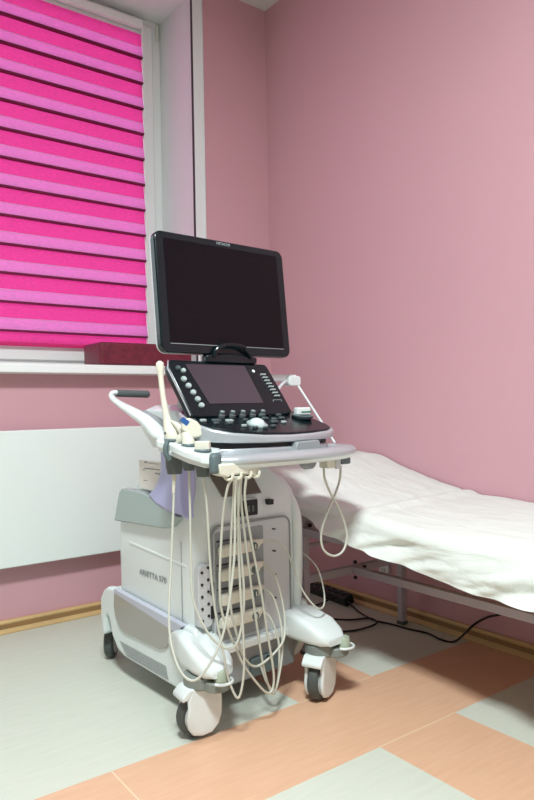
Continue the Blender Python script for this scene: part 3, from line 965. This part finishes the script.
# second probe: curved head
o0 = (-.30, -.045, .80)
t = mt('ultrasound_probe', 'squat ivory probe with a broad curved head and blue mark in the middle holder cup', 'probe', 'ultrasound probes in the holder tray', o0)
b = B(); tube(b, [(-.293, -.045, .880), (-.293, -.045, .890), (-.295, -.043, .902), (-.297, -.040, .915), (-.290, -.038, .928)], [.017, .020, .018, .014, .010], 14, 5); mobj('probe_body', b, 'ivory', t, o0, angle=60)
b = B(); prism(b, [(-.037, 0), (-.035, .012), (-.022, .024), (0, .029), (.022, .024), (.035, .012), (.037, 0), (.020, -.018), (-.020, -.018)], -.011, .011, 'y', T((-.285, -.045, .932), (0, 38, -25))); mobj('probe_head', b, 'ivory', t, o0, bevel=.005, seg=3)
b = B(); prism(b, rrect(-.012, .012, -.008, .008, .003), -.014, .014, 'y', T((-.300, -.035, .955), (0, 38, -25))); mobj('blue_mark', b, 'blue', t, o0)
b = B(); tube(b, [(-.293, -.045, .82), (-.290, -.042, .70), (-.289, -.040, .545), (-.289, -.050, .430), (-.258, -.080, .333), (-.211, -.100, .286), (-.182, -.120, .305), (-.164, -.130, .424), (-.191, -.150, .608), (-.229, -.190, .761), (-.236, -.205, .800)], CR, 8, 8); mobj('cable', b, 'cable', t, o0, angle=60)
# third probe: small rectangular
o0 = (-.30, -.125, .80)
t = mt('ultrasound_probe', 'small block-shaped ivory probe in the holder cup nearest the front handle', 'probe', 'ultrasound probes in the holder tray', o0)
b = B(); prism(b, rrect(-.022, .022, -.012, .012, .006), .870, .900, 'z', T((-.295, -.120, 0), (0, 0, -50))); mobj('probe_body', b, 'ivory', t, o0, bevel=.003)
b = B(); tube(b, [(-.295, -.120, .806), (-.280, -.115, .70), (-.263, -.100, .551), (-.241, -.090, .402), (-.219, -.095, .279), (-.203, -.100, .189), (-.177, -.110, .132), (-.162, -.120, .208), (-.170, -.130, .334), (-.185, -.140, .460), (-.205, -.160, .640), (-.230, -.205, .800)], CR, 8, 8); mobj('cable', b, 'cable', t, o0, angle=60)

# ================================================================== CONNECTORS AND THEIR CABLES
names = ['topmost', 'second from the top', 'third from the top', 'bottom']
zs = [.538, .462, .384, .310]
first = None
def connector_cable(k, z):
    zt = z+.008
    P = [
        [(.046, .03, zt), (.085, .005, zt-.006), (.115, -.01, zt-.04), (.135, -.02, zt-.10), (.16, -.04, zt-.18), (.20, -.06, .31), (.245, -.05, .305), (.275, -.02, .35), (.282, .02, .42), (.275, .09, .46), (.25, .13, .47)],
        [(.040, .030, .469), (.065, .000, .436), (.081, -.020, .351), (.074, -.040, .268), (.036, -.060, .221), (-.075, -.080, .191), (-.143, -.100, .239), (-.178, -.110, .319), (-.208, -.120, .431), (-.223, -.150, .613), (-.240, -.190, .762), (-.250, -.205, .800)],
        [(.040, .030, .391), (.059, .000, .362), (.066, -.030, .274), (.050, -.050, .184), (.018, -.060, .099), (-.004, -.060, .080), (-.043, -.070, .167), (-.088, -.090, .339), (-.147, -.130, .539), (-.208, -.180, .729), (-.225, -.205, .798)],
        [(.040, .030, .316), (.052, .000, .283), (.064, -.020, .206), (.048, -.030, .098), (.030, -.030, .070), (.018, -.010, .090), (.031, .035, .124), (.034, .05, .127)],
    ][k]
    return P
for k, z in enumerate(zs):
    o0 = (-.04, .04, z)
    label = {0: 'ivory plug-in probe connector, topmost of the four, its knob hidden behind a cable', 1: 'ivory plug-in probe connector second from the top of the four', 2: 'ivory plug-in probe connector third from the top of the four', 3: 'ivory plug-in probe connector at the bottom of the four'}[k]
    if k == 0: label = 'ivory plug-in probe connector, topmost of the four in the grey bay'
    t = mt('probe_connector', label, 'connector', 'probe connectors in the front bay', o0)
    b = B()
    secs = []
    for u, h, d, dzz in ((-.132, .014, .020, -.004), (-.126, .018, .026, -.003), (-.07, .019, .028, -.001), (-.02, .018, .032, 0), (.014, .016, .030, .003), (.032, .010, .020, .006), (.048, .007, .014, .007)):
        secs.append([(u, .046-y-.002, z+dzz+zz) for y, zz in rrect(0, d, -h, h, min(.008, h*.6), 4)])
    loft(b, secs)
    mobj('connector_body', b, 'ivory', t, o0, angle=50)
    b = B(); lathe(b, [(.013, 0), (.0135, .003), (.011, .006), (.0095, .004), (.004, .004), (.004, .007), (.001, .007)], T((-.008, .012, z), (90, 0, 0)), 20); kb = mobj('latch_knob', b, 'tealgrey', t, o0)
    b = B(); box(b, -.0015, .0015, .003, .006, -.007, .007, T((-.008, 0, z))); mobj('knob_mark', b, 'ivory', t, o0)
    b = B(); tube(b, connector_cable(k, z), CR if k else .003, 8, 8); mobj('cable', b, 'cable', t, o0, angle=60)
    b = B(); box(b, -.135, -.050, .040, .047, z+.026, z+.029); mobj('slot_edge', b, 'gap', t, o0)

# loose hanging cables from the hooks (loops that belong to the probes)
CC = [
    ('loose ivory cable with both ends over the hook, looping down past the grey front flap', [(-.212, -.212, .798), (-.201, -.190, .729), (-.146, -.150, .587), (-.091, -.120, .437), (-.053, -.100, .299), (-.020, -.090, .141), (-.049, -.090, .103), (-.140, -.100, .208), (-.171, -.100, .270), (-.207, -.110, .337), (-.244, -.120, .438), (-.255, -.150, .646), (-.264, -.190, .764), (-.256, -.210, .800)]),
]
for lb, P in CC:
    o0 = P[0]
    b = B(); tube(b, P, CR, 8, 8)
    bmesh.ops.translate(b, verts=b.verts, vec=-Vector(o0))
    ob = obj('probe_cable', b, M['cable'], angle=60)
    ob.location = lp(*o0); ob.rotation_euler = (0, 0, TH)
    tag(ob, lb, 'cable')

# looped sensor lead on the right of the front handle
o0 = (.22, -.13, .80)
t = mt('sensor_lead', 'ivory looped lead hanging from the right end of the front handle, two small plugs', 'cable', None, o0)
b = B(); prism(b, rrect(.170, .232, .788, .828, .005), -.155, -.115, 'y'); mobj('plug', b, 'ivory', t, o0, bevel=.003)['label'] = 'ivory plug'
b = B(); prism(b, rrect(.205, .228, .784, .826, .004), -.160, -.150, 'y'); mobj('plug_cover', b, 'grey', t, o0, bevel=.003)
b = B(); prism(b, rrect(.246, .292, .795, .828, .006), -.145, -.110, 'y'); mobj('plug', b, 'tealgrey', t, o0, bevel=.004)['label'] = 'dark teal plug'
b = B(); tube(b, [(.292, -.12, .815), (.318, -.12, .835), (.322, -.12, .85)], .005, 8, 5); mobj('plug_strap', b, 'tealgrey', t, o0)
b = B(); tube(b, [(.172, -.135, .79), (.176, -.135, .755), (.205, -.13, .705), (.245, -.125, .655), (.278, -.12, .60), (.292, -.12, .545), (.272, -.12, .500), (.225, -.12, .490), (.178, -.12, .520), (.170, -.12, .575), (.195, -.125, .64), (.230, -.13, .70), (.252, -.13, .745), (.258, -.13, .79)], .0040, 8, 8); mobj('lead', b, 'cable', t, o0, angle=60)

# small cap on the deck
o0 = (.165, -.045, cz(-.045)+.006)
t = mt('gel_cap', 'small white cap with a green stripe on a dark teal dish, right corner of console', 'cap', None, o0)
b = B(); lathe(b, [(.030, -.001), (.036, .006), (.037, .010), (.030, .012), (.024, .010)], T(o0, (8, 0, 0)), 24); mobj('dish', b, 'tealgrey', t, o0)
b = B(); prism(b, rrect(-.028, .028, -.012, .012, .005), .010, .036, 'z', T(o0, (0, 0, -8))); mobj('cap_block', b, 'white', t, o0, bevel=.004)
b = B(); box(b, -.012, .0285, -.0128, .0, .018, .023, T(o0, (0, 0, -8))); mobj('green_stripe', b, 'green', t, o0)['label'] = 'green stripe'

# leaflet standing on the side bin behind the limb
o0 = (-.19, .37, .735)
t = mt('instruction_card', 'white printed card standing behind the satin limb on the left of the scanner', 'card', None, o0)
CM = T((-.199, .325, .764), (0, 0, 90))
b = B(); box(b, -.06, .085, -.0, .004, -.052, .048, CM); mobj('card', b, 'paper', t, o0)
b = B()
for (x0, x1, z0, z1) in ((.028, .046, .040, .046), (-.05, .02, .040, .042), (-.055, .046, .020, .0235), (-.055, -.045, .004, .012), (-.04, -.025, .006, .011), (.045, .058, .014, .017), (.03, .055, -.022, -.020)):
    box(b, x0, x1, .004, .0048, z0, z1, CM)
    box(b, x0, x1, -.0008, .0, z0, z1, CM)
mobj('print', b, 'ink', t, o0)

# ================================================================== FLOOR ITEMS
t = thing('power_strip', 'black six-way power strip lying against the skirting in the corner under the couch', 'power strip', (-.062, -.545, 0), rad(90-4))
b = B(); prism(b, rrect(-.17, .17, -.028, .028, .006), 0, .045, 'z', T((0, 0, 0), (-18, 0, 0)) @ T((0, 0, .009))); st = obj('strip_body', b, M['black'], t, bevel=.004)
for k in range(5):
    b = B(); lathe(b, [(.017, .0535), (.019, .0555), (.016, .0555), (.014, .054)], T((0, 0, 0), (-18, 0, 0)) @ T((-.13+k*.055, 0, 0)), 16); obj('socket', b, M['darkgrey'], t)
b = B(); box(b, .142, .158, -.01, .01, .054, .060, T((0, 0, 0), (-18, 0, 0))); obj('switch', b, M['gap'], t)

def cord(par, label, P, r=.0045):
    b = B(); tube(b, P, r, 8, 8)
    o = obj('power_cord', b, M['cord'], par, angle=60)
    o.matrix_parent_inverse = (Matrix.Translation(par.location) @ par.rotation_euler.to_matrix().to_4x4()).inverted()
    o['label'] = label
Z = .0046
cord(t, 'black power cord running under the couch along the skirting and rising at the right', [(-.10, -.72, .028), (-.11, -.78, .010), (-.13, -.85, Z), (-.15, -.95, Z), (-.13, -1.03, Z), (-.12, -1.12, Z), (-.10, -1.21, Z), (-.117, -1.30, Z), (-.095, -1.345, Z), (-.045, -1.36, .03), (-.04, -1.40, .075), (-.04, -1.47, .125), (-.04, -1.56, .165), (-.05, -1.70, .25), (-.06, -1.85, .40)])
cord(MC, 'black power cord looping from the power strip back under the scanner', [(-.105, -.62, .03), (-.16, -.60, .008), (-.28, -.62, Z), (-.34, -.72, Z), (-.24, -.86, Z), (-.16, -.93, .012), (-.20, -1.00, .012), (-.33, -.98, Z), (-.46, -.88, Z), (-.60, -.72, Z), (-.74, -.55, Z), (-.84, -.45, .05), (-.88, -.50, .12)])
